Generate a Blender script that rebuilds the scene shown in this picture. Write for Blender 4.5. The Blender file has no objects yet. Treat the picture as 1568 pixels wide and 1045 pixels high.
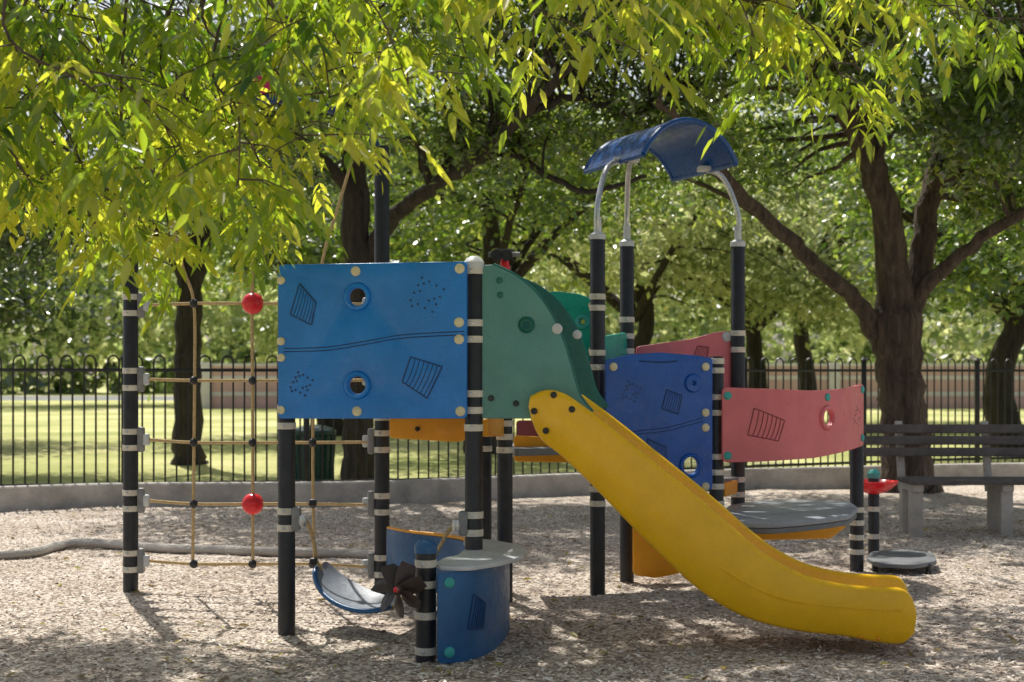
import bpy, bmesh, math, random
import numpy as np
from mathutils import Vector, Matrix
random.seed(7); rng=np.random.default_rng(11)
sc=bpy.context.scene
F=2178.0; CH=1.4; CX=784; HY=570
# survey measurements -> metres
def S(u,v,d): return Vector(((u-CX)/F*d, d, CH+(HY-v)/F*d))
def G(u,v,z=0.0):
    d=(CH-z)*F/(v-HY); return Vector(((u-CX)/F*d,d,z))
# ---------------------------------------------------------------- materials
def newmat(name):
    m=bpy.data.materials.new(name); m.use_nodes=True; nt=m.node_tree; nt.nodes.clear(); return m,nt
def N(nt,t,**k):
    n=nt.nodes.new(t)
    for a,b in k.items(): setattr(n,a,b)
    return n
def mat(name,col,rough=0.5,var=0.25,scale=6.0,bump=0.0,bscale=80.0,metal=0.0,dust=0.0,stretch=1.0,bdist=0.02):
    m,nt=newmat(name); L=nt.links
    out=N(nt,'ShaderNodeOutputMaterial'); b=N(nt,'ShaderNodeBsdfPrincipled')
    L.new(b.outputs[0],out.inputs[0])
    tc=N(nt,'ShaderNodeTexCoord'); mp=N(nt,'ShaderNodeMapping'); mp.inputs['Scale'].default_value=(1,1,stretch); L.new(tc.outputs['Object'],mp.inputs['Vector'])
    no=N(nt,'ShaderNodeTexNoise'); no.inputs['Scale'].default_value=scale; no.inputs['Detail'].default_value=8; no.inputs['Roughness'].default_value=0.65
    L.new(mp.outputs[0],no.inputs['Vector'])
    cr=N(nt,'ShaderNodeValToRGB'); cr.color_ramp.elements[0].position=0.3; cr.color_ramp.elements[1].position=0.72
    c=Vector(col); cr.color_ramp.elements[0].color=(*(c*(1-var)),1); hi=c*(1+var*0.5)+Vector((dust,dust,dust)); cr.color_ramp.elements[1].color=(*hi,1)
    L.new(no.outputs['Fac'],cr.inputs[0]); L.new(cr.outputs[0],b.inputs['Base Color'])
    b.inputs['Roughness'].default_value=rough; b.inputs['Metallic'].default_value=metal
    n3=N(nt,'ShaderNodeTexNoise'); n3.inputs['Scale'].default_value=scale*5; n3.inputs['Detail'].default_value=5
    L.new(mp.outputs[0],n3.inputs['Vector'])
    mr=N(nt,'ShaderNodeMapRange'); mr.inputs['From Min'].default_value=0.3; mr.inputs['From Max'].default_value=0.7; mr.inputs['To Min'].default_value=max(0.05,rough-0.12); mr.inputs['To Max'].default_value=min(1,rough+0.15)
    L.new(n3.outputs['Fac'],mr.inputs['Value']); L.new(mr.outputs[0],b.inputs['Roughness'])
    if bump>0:
        n2=N(nt,'ShaderNodeTexNoise'); n2.inputs['Scale'].default_value=bscale; n2.inputs['Detail'].default_value=6
        L.new(mp.outputs[0],n2.inputs['Vector'])
        bp=N(nt,'ShaderNodeBump'); bp.inputs['Strength'].default_value=bump; bp.inputs['Distance'].default_value=bdist
        L.new(n2.outputs['Fac'],bp.inputs['Height']); L.new(bp.outputs[0],b.inputs['Normal'])
    return m
BLUE=mat('blue_hdpe',(0.005,0.215,0.70),0.30,0.2,3,0.08,120,dust=0.008)
BLUED=mat('blue_dark',(0.008,0.045,0.16),0.5,0.2)
NAVY=mat('blue_navy_panel',(0.004,0.10,0.46),0.30,0.2,4,0.08,120,dust=0.008)
SLATE=mat('blue_slate_panel',(0.010,0.11,0.28),0.36,0.25,4,0.08,120,dust=0.01)
ROOFB=mat('blue_roof',(0.004,0.07,0.27),0.25,0.2)
GREEN=mat('green_hdpe',(0.10,0.285,0.255),0.36,0.15,4,0.08,120,dust=0.012)
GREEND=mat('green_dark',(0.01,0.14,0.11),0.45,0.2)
TEAL=mat('green_teal_panel',(0.006,0.40,0.29),0.36,0.2)
TEALB=mat('teal_bolt',(0.05,0.42,0.38),0.4,0.2)
PINK=mat('pink_hdpe',(0.78,0.185,0.20),0.38,0.14,4,0.08,120,dust=0.01)
PINKD=mat('pink_dark',(0.27,0.05,0.07),0.5,0.2)
YEL=mat('yellow_slide',(0.95,0.54,0.006),0.25,0.10,5,0.04,60)
ORG=mat('orange_panel',(0.90,0.38,0.006),0.38,0.15)
BLK=mat('post_black',(0.018,0.019,0.022),0.42,0.35,12,0.15,150,dust=0.008)
CREAM=mat('clamp_pale',(0.72,0.67,0.56),0.4,0.25,15)
BOLT=mat('bolt_cap_cream',(0.78,0.69,0.44),0.4,0.25,15)
GREY=mat('clamp_grey',(0.26,0.26,0.26),0.45,0.3,20)
PLATE=mat('grey_plate',(0.62,0.64,0.65),0.4,0.2,8,0.1)
PLAT2=mat('platform_slate',(0.33,0.36,0.39),0.45,0.25,8,0.15)
DISH=mat('swing_slate',(0.24,0.27,0.32),0.4,0.25,8,0.1)
DECKM=mat('deck_grey',(0.18,0.19,0.20),0.6,0.25,10,0.2)
STEEL=mat('galvanised_steel',(0.60,0.61,0.62),0.32,0.2,20,metal=0.75)
ROPE=mat('rope_tan',(0.72,0.52,0.26),0.85,0.35,60,0.6,300)
RED=mat('red_plastic',(0.78,0.02,0.03),0.22,0.15)
BROWN=mat('brown_plastic',(0.06,0.042,0.036),0.5,0.3)
MAGENTA=mat('magenta_panel',(0.60,0.015,0.12),0.5,0.2)
IRON=mat('fence_black_iron',(0.014,0.014,0.016),0.45,0.3)
CONC=mat('concrete',(0.54,0.50,0.45),0.9,0.4,3,0.6,40)
WOOD=mat('weathered_wood',(0.13,0.11,0.105),0.65,0.4,7,0.4,60)
BARK=mat('bark',(0.125,0.088,0.064),0.95,0.75,16,1.0,30,stretch=0.16,bdist=0.06)
BARK2=mat('bark_dark',(0.055,0.043,0.037),0.95,0.7,16,1.0,30,stretch=0.16,bdist=0.05)
BINM=mat('bin_green',(0.015,0.06,0.065),0.5,0.2)
WALLM=mat('wall_pink',(0.68,0.44,0.41),0.9,0.15,2); WALLB=mat('wall_band',(0.75,0.70,0.67),0.9,0.1,2)
def leafmat(name,stops,trans,tmix=0.5,gloss=0.07):
    m,nt=newmat(name); L=nt.links
    out=N(nt,'ShaderNodeOutputMaterial'); at=N(nt,'ShaderNodeAttribute'); at.attribute_name='tint'
    def ramp(cols):
        cr=N(nt,'ShaderNodeValToRGB'); e=cr.color_ramp.elements
        e[0].position=0.0; e[0].color=(*cols[0],1); e[1].position=1.0; e[1].color=(*cols[2],1)
        k=e.new(0.5); k.color=(*cols[1],1); L.new(at.outputs['Fac'],cr.inputs[0]); return cr
    a=ramp(stops); b=ramp(trans)
    d=N(nt,'ShaderNodeBsdfDiffuse'); t=N(nt,'ShaderNodeBsdfTranslucent'); g=N(nt,'ShaderNodeBsdfGlossy'); g.inputs['Roughness'].default_value=0.32
    L.new(a.outputs[0],d.inputs[0]); L.new(b.outputs[0],t.inputs[0])
    m1=N(nt,'ShaderNodeMixShader'); m1.inputs[0].default_value=tmix; L.new(d.outputs[0],m1.inputs[1]); L.new(t.outputs[0],m1.inputs[2])
    m2=N(nt,'ShaderNodeMixShader'); m2.inputs[0].default_value=gloss; L.new(m1.outputs[0],m2.inputs[1]); L.new(g.outputs[0],m2.inputs[2])
    L.new(m2.outputs[0],out.inputs[0]); return m
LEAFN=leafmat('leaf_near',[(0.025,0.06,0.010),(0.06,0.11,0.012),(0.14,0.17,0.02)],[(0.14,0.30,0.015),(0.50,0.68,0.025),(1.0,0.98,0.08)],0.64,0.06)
LEAFM=leafmat('leaf_mid',[(0.025,0.05,0.013),(0.045,0.085,0.018),(0.10,0.13,0.03)],[(0.08,0.17,0.015),(0.28,0.45,0.035),(0.80,0.88,0.12)],0.50,0.13)
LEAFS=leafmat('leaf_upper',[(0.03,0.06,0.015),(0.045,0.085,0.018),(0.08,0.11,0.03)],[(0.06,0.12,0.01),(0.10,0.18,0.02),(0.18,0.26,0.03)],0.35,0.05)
LEAFD=leafmat('leaf_dark',[(0.02,0.04,0.015),(0.035,0.06,0.022),(0.07,0.10,0.03)],[(0.05,0.09,0.015),(0.14,0.23,0.03),(0.42,0.52,0.07)],0.4,0.12)
LEAFF=leafmat('leaf_far',[(0.05,0.09,0.035),(0.09,0.14,0.055),(0.15,0.19,0.08)],[(0.18,0.28,0.06),(0.50,0.60,0.20),(0.98,0.98,0.50)],0.58,0.09)  # lighter leaf colours paint distance haze into the far foliage
LITTER=leafmat('leaf_litter',[(0.20,0.13,0.05),(0.35,0.27,0.08),(0.45,0.42,0.10)],[(0.3,0.2,0.05),(0.5,0.4,0.08),(0.6,0.6,0.1)],0.2,0.05)
# ---------------------------------------------------------------- geometry helper
class Obj:
    def __init__(s,name,parent=None): s.name=name; s.parent=parent; s.v=[]; s.f=[]; s.m=[]; s.mats=[]
    def mi(s,m):
        if m not in s.mats: s.mats.append(m)
        return s.mats.index(m)
    def add(s,vs,fs,m):
        o=len(s.v); k=s.mi(m); s.v+= [tuple(v) for v in vs]
        for f in fs: s.f.append(tuple(i+o for i in f)); s.m.append(k)
    def tube(s,pts,r,m,seg=10,cap=True,rough=0.0):
        pts=[Vector(p) for p in pts]; n=len(pts)
        if not isinstance(r,(list,tuple)): r=[r]*n
        t0=(pts[1]-pts[0]).normalized(); a=Vector((0,0,1)) if abs(t0.z)<0.9 else Vector((1,0,0))
        nx=t0.cross(a).normalized(); vs=[]; fs=[]
        lob=[1+rough*random.gauss(0,1) for _ in range(seg)]
        for i,p in enumerate(pts):
            if i==0: t=t0
            elif i==n-1: t=(pts[i]-pts[i-1]).normalized()
            else: t=((pts[i]-pts[i-1]).normalized()+(pts[i+1]-pts[i]).normalized()).normalized()
            nx=(nx-t*nx.dot(t)).normalized(); ny=t.cross(nx)
            for j in range(seg):
                q=2*math.pi*j/seg; rr=r[i]*(lob[j]+rough*0.5*random.gauss(0,1) if rough else 1); vs.append(p+(nx*math.cos(q)+ny*math.sin(q))*rr)
        for i in range(n-1):
            for j in range(seg):
                k=(j+1)%seg; fs.append((i*seg+j,i*seg+k,(i+1)*seg+k,(i+1)*seg+j))
        if cap: fs.append(tuple(range(seg-1,-1,-1))); fs.append(tuple((n-1)*seg+j for j in range(seg)))
        s.add(vs,fs,m)
    def lathe(s,prof,m,M,seg=18):
        vs=[];fs=[];n=len(prof)
        for r,z in prof:
            for j in range(seg):
                q=2*math.pi*j/seg; vs.append(M@Vector((r*math.cos(q),r*math.sin(q),z)))
        for i in range(n-1):
            for j in range(seg):
                k=(j+1)%seg; fs.append((i*seg+j,i*seg+k,(i+1)*seg+k,(i+1)*seg+j))
        s.add(vs,fs,m)
    def box(s,c,size,m,rot=None,bev=0.006):
        bm=bmesh.new(); bmesh.ops.create_cube(bm,size=1.0)
        for v in bm.verts: v.co=Vector((v.co.x*size[0],v.co.y*size[1],v.co.z*size[2]))
        b=min(bev,min(size)*0.3)
        if b>0: bmesh.ops.bevel(bm,geom=bm.edges[:]+bm.verts[:],offset=b,segments=2,affect='EDGES',profile=0.5)
        R=(rot.to_4x4() if rot else Matrix()); T=Matrix.Translation(Vector(c))@R
        s.addbm(bm,m,T)
    def addbm(s,bm,m,T=Matrix(),fn=None):
        bm.verts.index_update()
        vs=[(fn(v.co) if fn else T@v.co) for v in bm.verts]; fs=[[v.index for v in f.verts] for f in bm.faces]
        s.add(vs,fs,m); bm.free()
    def finish(s,ang=35):
        me=bpy.data.meshes.new(s.name); me.from_pydata(s.v,[],s.f); 
        for mm in s.mats: me.materials.append(mm)
        me.polygons.foreach_set('material_index',s.m); me.polygons.foreach_set('use_smooth',[True]*len(s.f))
        me.update(); me.set_sharp_from_angle(angle=math.radians(ang))
        ob=bpy.data.objects.new(s.name,me); sc.collection.objects.link(ob)
        if s.parent: ob.parent=s.parent
        return ob
def empty(name,loc=(0,0,0)):
    e=bpy.data.objects.new(name,None); e.empty_display_size=0.3; sc.collection.objects.link(e); return e
def roundpoly(pts,r=0.03,n=4):
    out=[];m=len(pts)
    for i in range(m):
        p=Vector(pts[i][:2]); a=Vector(pts[i-1][:2]); b=Vector(pts[(i+1)%m][:2])
        da=(a-p); db=(b-p); ra=min(r,da.length*0.45); rb=min(r,db.length*0.45)
        A=p+da.normalized()*ra; B=p+db.normalized()*rb
        for k in range(n+1):
            t=k/n; out.append(A*(1-t)**2+p*2*t*(1-t)+B*t*t)
    return out
def circle(c,r,n=28): return [Vector((c[0]+r*math.cos(2*math.pi*i/n),c[1]+r*math.sin(2*math.pi*i/n))) for i in range(n)]
def smooth(pts,n=6):
    P=[Vector(p) for p in pts]; out=[]
    for i in range(len(P)-1):
        p0=P[max(i-1,0)];p1=P[i];p2=P[i+1];p3=P[min(i+2,len(P)-1)]
        for k in range(n):
            t=k/n; out.append(0.5*((2*p1)+(p2-p0)*t+(2*p0-5*p1+4*p2-p3)*t*t+(3*p1-p0-3*p2+p3)*t**3))
    out.append(P[-1]); return out
def flat(outline,holes=(),thick=0.02,bev=0.004):
    cu=bpy.data.curves.new('c','CURVE'); cu.dimensions='2D'; cu.fill_mode='BOTH'; cu.extrude=max(thick/2-bev,0.0005); cu.bevel_depth=bev; cu.bevel_resolution=2
    for poly in [outline]+list(holes):
        sp=cu.splines.new('POLY'); sp.points.add(len(poly)-1)
        for i,p in enumerate(poly): sp.points[i].co=(p[0],p[1],0,1)
        sp.use_cyclic_u=True
    ob=bpy.data.objects.new('c',cu); sc.collection.objects.link(ob)
    me=bpy.data.meshes.new_from_object(ob)
    bm=bmesh.new(); bm.from_mesh(me); bmesh.ops.remove_doubles(bm,verts=bm.verts,dist=0.0003)
    bpy.data.objects.remove(ob); bpy.data.curves.remove(cu); bpy.data.meshes.remove(me)
    return bm
class Plane:      # flat vertical panel frame
    def __init__(s,p0,p1):
        s.p0=Vector((p0[0],p0[1],0)); s.u=(Vector((p1[0],p1[1],0))-s.p0); s.len=s.u.length; s.u.normalize()
        s.v=Vector((0,0,1)); s.n=s.u.cross(s.v)
        s.M=Matrix((( s.u.x,s.v.x,s.n.x,s.p0.x),(s.u.y,s.v.y,s.n.y,s.p0.y),(s.u.z,s.v.z,s.n.z,0),(0,0,0,1)))
    def loc(s,u,v):
        d=Vector(((u-CX)/F,1,(HY-v)/F)); o=Vector((0,0,CH)); t=(s.p0-o).dot(s.n)/d.dot(s.n); P=o+d*t
        q=P-s.p0; return Vector((q.dot(s.u),q.z))
    def map(s,c): return s.M@Vector(c)
    def frame(s,x,z,off): return s.M@Matrix.Translation((x,z,off))
class Bent:       # vertical panel following a plan curve
    def __init__(s,pts): 
        s.P=smooth([Vector((p[0],p[1],0)) for p in pts],12); s.d=[0]
        for a,b in zip(s.P,s.P[1:]): s.d.append(s.d[-1]+(b-a).length)
        s.len=s.d[-1]
    def at(s,x):
        i=0
        while i<len(s.d)-2 and s.d[i+1]<x: i+=1
        t=(x-s.d[i])/(s.d[i+1]-s.d[i]); p=s.P[i].lerp(s.P[i+1],t)
        a=s.P[max(i-2,0)]; b=s.P[min(i+3,len(s.P)-1)]; return p,(b-a).normalized()
    def map(s,c):
        p,u=s.at(c[0]); n=u.cross(Vector((0,0,1))); return p+n*c[2]+Vector((0,0,c[1]))
    def frame(s,x,z,off):
        p,u=s.at(x); n=u.cross(Vector((0,0,1))); o=p+n*off+Vector((0,0,z))
        return Matrix(((u.x,0,n.x,o.x),(u.y,0,n.y,o.y),(0,1,n.z,o.z),(0,0,0,1)))
def panel(o,pl,outline,holes=(),thick=0.024,m=None,rr=0.03):
    bm=flat(roundpoly(outline,rr) if rr else outline,[circle(h[:2],h[2]) for h in holes],thick)
    if isinstance(pl,Bent):
        x=0.03
        while x<pl.len:
            bmesh.ops.bisect_plane(bm,geom=bm.verts[:]+bm.edges[:]+bm.faces[:],plane_co=(x,0,0),plane_no=(1,0,0)); x+=0.04
    o.addbm(bm,m,fn=pl.map)
def bolt(o,pl,x,z,m=None,r=0.026,off=0.012): o.lathe([(r,-0.002),(r,0.006),(r*0.8,0.011),(r*0.35,0.013),(0.0005,0.0135)],m or BOLT,pl.frame(x,z,off))
def ring(o,pl,x,z,ri,ro,m,off=0.012): o.lathe([(ri,-0.026),(ri,0.012),(ri+0.006,0.019),(ro-0.008,0.016),(ro,0.004),(ro,-0.002)],m,pl.frame(x,z,off),32)
def sail(o,pl,q,m,m2,off=0.012,nl=7):
    q=[Vector(p[:2]) for p in q]
    o.addbm(flat(roundpoly(q,0.012),(),0.003,0.001),m2,fn=lambda c:pl.map((c.x,c.y,c.z+off+0.0015)))
    for i in range(4): 
        a=q[i];b=q[(i+1)%4]; o.tube([pl.map((*(a.lerp(b,t/4)),off+0.003)) for t in range(5)],0.0035,m,6)
    for i in range(1,nl):
        t=i/nl; a=q[0].lerp(q[1],t); b=q[3].lerp(q[2],t); c_=a.lerp(b,0.5)+(q[1]-q[0])*0.07
        o.tube([pl.map((*(a*(1-k/6)**2+c_*2*(k/6)*(1-k/6)+b*(k/6)**2),off+0.003)) for k in range(7)],0.0026,m,6)
def dots(o,pl,cx,cz,r,m,off=0.012,rot=0.3,n=4):
    for i in range(-n,n+1):
        for j in range(-n,n+1):
            if (abs(i)+abs(j))<=n and (i*3+j*5)%4!=0 and (i*i+j*7)%3!=1:
                x=i*r/n; z=j*r/n; X=cx+x*math.cos(rot)-z*math.sin(rot); Z=cz+x*math.sin(rot)+z*math.cos(rot)
                o.lathe([(0.0065,-0.002),(0.0065,0.002),(0.0005,0.0025)],m,pl.frame(X,Z,off),8)
def groove(o,pl,pts,m,off=0.012,r=0.005):
    o.tube([pl.map((p[0],p[1],off)) for p in smooth([Vector((*p[:2],0)) for p in pts],6)],r,m,6)
# ---------------------------------------------------------------- playground structure
PS=empty('playground_structure')
posts=Obj('posts',PS); R=0.047
PA=Vector((-2.405,8.97,0)); PB=Vector((-1.217,7.68,0)); PC=Vector((-0.20,7.45,0)); PD=Vector((-0.415,6.85,0))
PE=Vector((-0.80,8.75,0)); PF=Vector((-0.043,8.59,0)); PG=Vector((-0.18,9.3,0)); PI=Vector((0.535,8.89,0)); PJ=Vector((0.77,9.53,0))
PK=Vector((1.517,9.55,0)); PL=Vector((1.308,9.1,0)); PM=Vector((2.383,9.83,0)); PN=Vector((2.645,10.4,0))
def post(p,top,bands,cap=BLK,r=R):
    posts.tube([p+Vector((0,0,-0.15)),p+Vector((0,0,top-0.012)),p+Vector((0,0,top))],[r,r,r*0.82],BLK,20)
    if cap is not BLK: posts.lathe([(r+0.006,-0.035),(r+0.007,0.0),(r*0.8,0.022),(r*0.3,0.032),(0.0005,0.033)],cap,Matrix.Translation(p+Vector((0,0,top))),20)
    for z in bands: 
        posts.lathe([(r-0.002,-0.019),(r+0.004,-0.017),(r+0.004,0.017),(r-0.002,0.019)],CREAM,Matrix.Translation(p+Vector((0,0,z))),20)
        posts.lathe([(0.0005,0.012),(0.008,0.010),(0.010,0.0)],STEEL,Matrix.Translation(p+Vector((-0.01,-r-0.001,z)))@Matrix.Rotation(math.pi/2,4,'X'),8)
ab=[1.873,1.77,1.408,1.30,1.025,.923,.64,.54,.26,.157]
post(PA,2.75,ab); post(PB,1.94,[1.565,1.477,1.206,1.11,.65,.56])
post(PC,1.975,[1.93,1.657,1.571,1.287,1.2,1.109,.653,.56],PLATE)
post(PD,0.565,[.48,.38,.23,.06],SLATE,0.05); post(PE,2.79,ab[4:]+[1.12])
post(PF,2.0,[1.09,1.01,.93,.3]); post(PG,1.1,[1.0,.9])
post(PI,2.257,[1.87,1.80,1.52,1.43,.67,.58]); post(PJ,2.27,[1.75,1.64,1.54,.5]); post(PK,2.27,[1.66,1.55,.68,.58])
post(PL,1.50,[1.47,1.41,1.24,1.14,.86,.76,.67,.56]); post(PM,1.30,[.45,.36,.26,.16]); post(PN,0.66,[.4,.2],TEALB,0.04)
for p,z in [(PI,2.257),(PJ,2.27),(PK,2.27)]:
    posts.lathe([(R+0.004,-0.03),(R+0.004,0.002),(0.022,0.02),(0.022,0.03)],PLATE,Matrix.Translation(p+Vector((0,0,z))),18)
posts.finish()
# front blue panel
o=Obj('front_blue_panel',PS); pl=Plane((-1.245,7.60),(-0.245,7.395))
l=pl.loc
h1=l(548,455); h2=l(548,590)
panel(o,pl,[l(428,407),l(714,402),l(714,640),l(428,640)],[(h1.x,h1.y,0.050),(h2.x,h2.y,0.050)],0.024,BLUE,0.02)
for h in (h1,h2): ring(o,pl,h.x,h.y,0.049,0.076,BLUE)
for q in [(546,416),(548,630),(705,412),(704,494),(704,520),(706,630)]: p=l(*q); bolt(o,pl,p.x,p.y)
for q in [(432,430),(432,523),(432,548),(432,628)]: p=l(*q); bolt(o,pl,p.x,p.y,r=0.022)
sail(o,pl,[l(460,435),l(485,463),l(478,498),l(446,482)],BLUED,BLUE)
sail(o,pl,[l(630,547),l(678,562),l(655,610),l(617,585)],BLUED,BLUE)
p=l(655,452); dots(o,pl,p.x,p.y,0.125,BLUED); p=l(463,588); dots(o,pl,p.x,p.y,0.085,BLUED)
for dy in (0,5): groove(o,pl,[l(436,534+dy),l(500,532+dy),l(560,523+dy),l(620,513+dy),l(712,508+dy)],BLUED,r=0.003)
o.finish()
# decks
o=Obj('decks',PS)
def slab(pts,z,t,m):
    o.addbm(flat(roundpoly(pts,0.03),(),t),m,Matrix.Translation((0,0,z-t/2)))
slab([PB.xy+Vector((0.06,0.06)),PC.xy+Vector((-0.05,0.06)),PF.xy+Vector((-0.03,-0.06)),PE.xy+Vector((0.02,-0.06))],1.20,0.045,DECKM)
slab([(PI.x,PI.y+0.02),(PL.x,PL.y+0.02),(PK.x,PK.y-0.05),(PJ.x,PJ.y-0.05)],0.70,0.045,DECKM)
slab([(PF.x+0.06,PF.y+0.12),(PI.x-0.03,PI.y+0.03),(PJ.x-0.05,PJ.y-0.03),(PF.x+0.0,PF.y+0.75)],0.93,0.045,DECKM)
o.finish()
o=Obj('orange_panels',PS)
pl=Plane((PE.x+0.05,8.60),(PF.x-0.03,8.52)); l=pl.loc
panel(o,pl,[l(598,640),l(762,640),l(762,662),l(700,676),l(598,670)],(),0.03,ORG,0.02)
for q in [(640,657),(735,655)]: p=l(*q); bolt(o,pl,p.x,p.y,BLK,0.015,0.015)
pl=Plane((PC.x+0.06,7.55),(PF.x-0.02,8.50)); panel(o,pl,[(0,1.06),(0.95,1.02),(0.95,1.15),(0,1.15)],(),0.03,ORG,0.02)
pl=Plane((-0.02,8.95),(0.50,9.02)); l=pl.loc
panel(o,pl,[l(788,668),l(880,672),l(905,690),l(905,708),l(788,706)],(),0.03,ORG,0.02)
pl=Plane((0.6,9.40),(1.3,9.44)); l=pl.loc
panel(o,pl,[l(970,790),l(1010,805),l(1040,840),l(1052,862),l(1045,876),l(1005,884),l(970,880)],(),0.03,ORG,0.03)
pl=Plane((1.56,9.55),(2.35,9.75)); l=pl.loc
panel(o,pl,[l(1146,796),l(1294,794),l(1294,806),l(1270,824),l(1165,826),l(1146,815)],(),0.03,ORG,0.02)
for q in [(1172,812),(1230,803),(1278,801)]: p=l(*q); bolt(o,pl,p.x,p.y,BLK,0.014,0.015)
pl=Plane((1.36,9.15),(1.5,9.5)); panel(o,pl,[(0,0.6),(0.34,0.6),(0.34,0.68),(0,0.68)],(),0.03,ORG,0.02)
o.finish()
# green arch panels
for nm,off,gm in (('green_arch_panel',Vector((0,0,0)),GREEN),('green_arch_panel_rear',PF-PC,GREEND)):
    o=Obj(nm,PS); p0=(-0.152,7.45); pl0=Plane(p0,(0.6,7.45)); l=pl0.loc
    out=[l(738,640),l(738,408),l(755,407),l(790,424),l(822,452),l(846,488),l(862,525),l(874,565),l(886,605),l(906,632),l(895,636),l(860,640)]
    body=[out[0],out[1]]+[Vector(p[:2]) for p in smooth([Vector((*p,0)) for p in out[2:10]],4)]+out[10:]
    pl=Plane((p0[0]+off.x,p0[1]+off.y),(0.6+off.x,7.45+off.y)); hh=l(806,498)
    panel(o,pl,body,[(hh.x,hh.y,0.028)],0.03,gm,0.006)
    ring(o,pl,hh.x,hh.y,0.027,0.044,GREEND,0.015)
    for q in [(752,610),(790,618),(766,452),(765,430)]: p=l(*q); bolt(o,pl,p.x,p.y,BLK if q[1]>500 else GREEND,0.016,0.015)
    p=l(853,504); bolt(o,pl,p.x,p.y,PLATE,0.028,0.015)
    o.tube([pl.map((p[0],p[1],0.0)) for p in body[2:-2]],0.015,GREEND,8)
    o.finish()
# rear green/pink panels
o=Obj('rear_panels',PS); pl=Plane((0.05,9.25),(0.60,9.05)); l=pl.loc; h=l(893,493)
panel(o,pl,[l(800,556),l(800,470),l(824,452),l(850,447),l(885,451),l(919,463),l(919,554)],[(h.x,h.y,0.02)],0.024,TEAL,0.02)
ring(o,pl,h.x,h.y,0.02,0.05,TEALB); sail(o,pl,[l(868,505),l(888,520),l(880,545),l(862,530)],GREEND,TEAL)
for q in [(908,468),(908,537)]: p=l(*q); bolt(o,pl,p.x,p.y)
panel(o,pl,[l(795,560),l(919,555),l(919,640),l(795,640)],(),0.024,PINK,0.02); groove(o,pl,[l(872,570),l(890,566),l(915,572)],PINKD)
panel(o,pl,[l(792,645),l(822,645),l(830,672),l(792,674)],(),0.024,PINKD,0.02)
pl=Plane((PI.x+0.03,PI.y+0.08),(PJ.x-0.02,PJ.y-0.06)); panel(o,pl,[(0.0,1.2),(0.55,1.2),(0.55,1.66),(0,1.62)],(),0.024,TEAL)
pl=Plane((PJ.x+0.02,9.56),(PK.x-0.02,9.58)); l=pl.loc
panel(o,pl,[l(975,640),l(975,532),l(1010,527),l(1060,520),l(1095,510),l(1122,508),l(1122,640)],(),0.024,PINK,0.02)
sail(o,pl,[l(1068,530),l(1085,532),l(1082,548),l(1062,546)],PINKD,PINK)
p=l(1113,516); bolt(o,pl,p.x,p.y,PLATE,0.035); o.finish()
# navy panel
o=Obj('navy_panel',PS); pl=Plane((0.585,8.80),(1.262,9.02)); l=pl.loc
h=l(1056,713); h2=l(1060,587)
panel(o,pl,[l(928,750),l(928,552),l(965,544),l(1010,541),l(1060,545),l(1089,549),l(1089,750)],[(h.x,h.y,0.058)],0.024,NAVY,0.02)
ring(o,pl,h.x,h.y,0.055,0.078,NAVY); ring(o,pl,h2.x,h2.y,0.012,0.06,NAVY); 
for q in [(938,562),(1079,562),(1079,632),(1079,655),(1079,745)]: p=l(*q); bolt(o,pl,p.x,p.y,BOLT,0.026)
p=l(966,600); dots(o,pl,p.x,p.y,0.085,BLUED); sail(o,pl,[l(1020,597),l(1043,606),l(1037,634),l(1012,626)],BLUED,NAVY)
sail(o,pl,[l(990,672),l(1018,684),l(1020,712),l(996,700)],BLUED,NAVY)
for dy in(0,5): groove(o,pl,[l(935,668+dy),l(975,660+dy),l(1020,655+dy),l(1075,640+dy)],BLUED,r=0.003)
groove(o,pl,[l(978,553),l(1010,555),l(1035,553)],BLUED); o.finish()
# pink curved panel
o=Obj('pink_curved_panel',PS); bp=Bent([(1.335,9.02),(1.62,9.06),(1.95,9.25),(2.22,9.5),(2.40,9.76)]); W=bp.len
out=[(0.0,0.83),(W*0.5,0.845),(W,0.90),(W,1.315),(W*0.75,1.285),(W*0.5,1.275),(W*0.2,1.29),(0,1.30)]
hx=W*0.60; panel(o,bp,out,[(hx,1.10,0.058)],0.026,PINK,0.03); ring(o,bp,hx,1.10,0.055,0.085,PINK)
sail(o,bp,[(0.20,1.17),(0.42,1.09),(0.37,0.96),(0.16,1.00)],PINKD,PINK)
dots(o,bp,W*0.91,1.10,0.09,PINKD)
for x,z in [(0.03,1.25),(0.03,0.87),(W-0.03,1.28),(W-0.03,0.95),(W*0.6,1.235)]: bolt(o,bp,x,z,TEALB)
o.finish()
# bench platform + step
o=Obj('seat_platform',PS)
out=[G(u,v,0.53).xy for u,v in [(1110,785),(1125,798),(1180,800),(1250,794),(1300,787),(1312,776),(1300,768),(1235,765),(1165,766),(1118,773)]]
o.addbm(flat(roundpoly(out,0.08),(),0.035,0.01),PLAT2,Matrix.Translation((0,0,0.51)))
o.addbm(flat(roundpoly(out,0.08),(),0.03,0.004),DECKM,Matrix.Translation((0,0,0.475)))
out=[G(u,v,0.10).xy for u,v in [(1328,855),(1345,864),(1400,866),(1433,860),(1428,848),(1380,842),(1335,846)]]
o.addbm(flat(roundpoly(out,0.05),(),0.03,0.008),DECKM,Matrix.Translation((0,0,0.09)))
for u,v in [(1340,860),(1422,862),(1400,850)]: p=G(u,v,0.1); o.tube([(p.x,p.y,-0.1),(p.x,p.y,0.09)],0.02,BLK,10)
o.finish()
o=Obj('red_spinner_bowl',PS)
o.lathe([(0.04,-0.05),(0.10,-0.03),(0.165,0.02),(0.175,0.045),(0.15,0.045),(0.10,0.01),(0.045,0.0)],RED,Matrix.Translation(PN+Vector((0,0,0.56))),24); o.finish()
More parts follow.
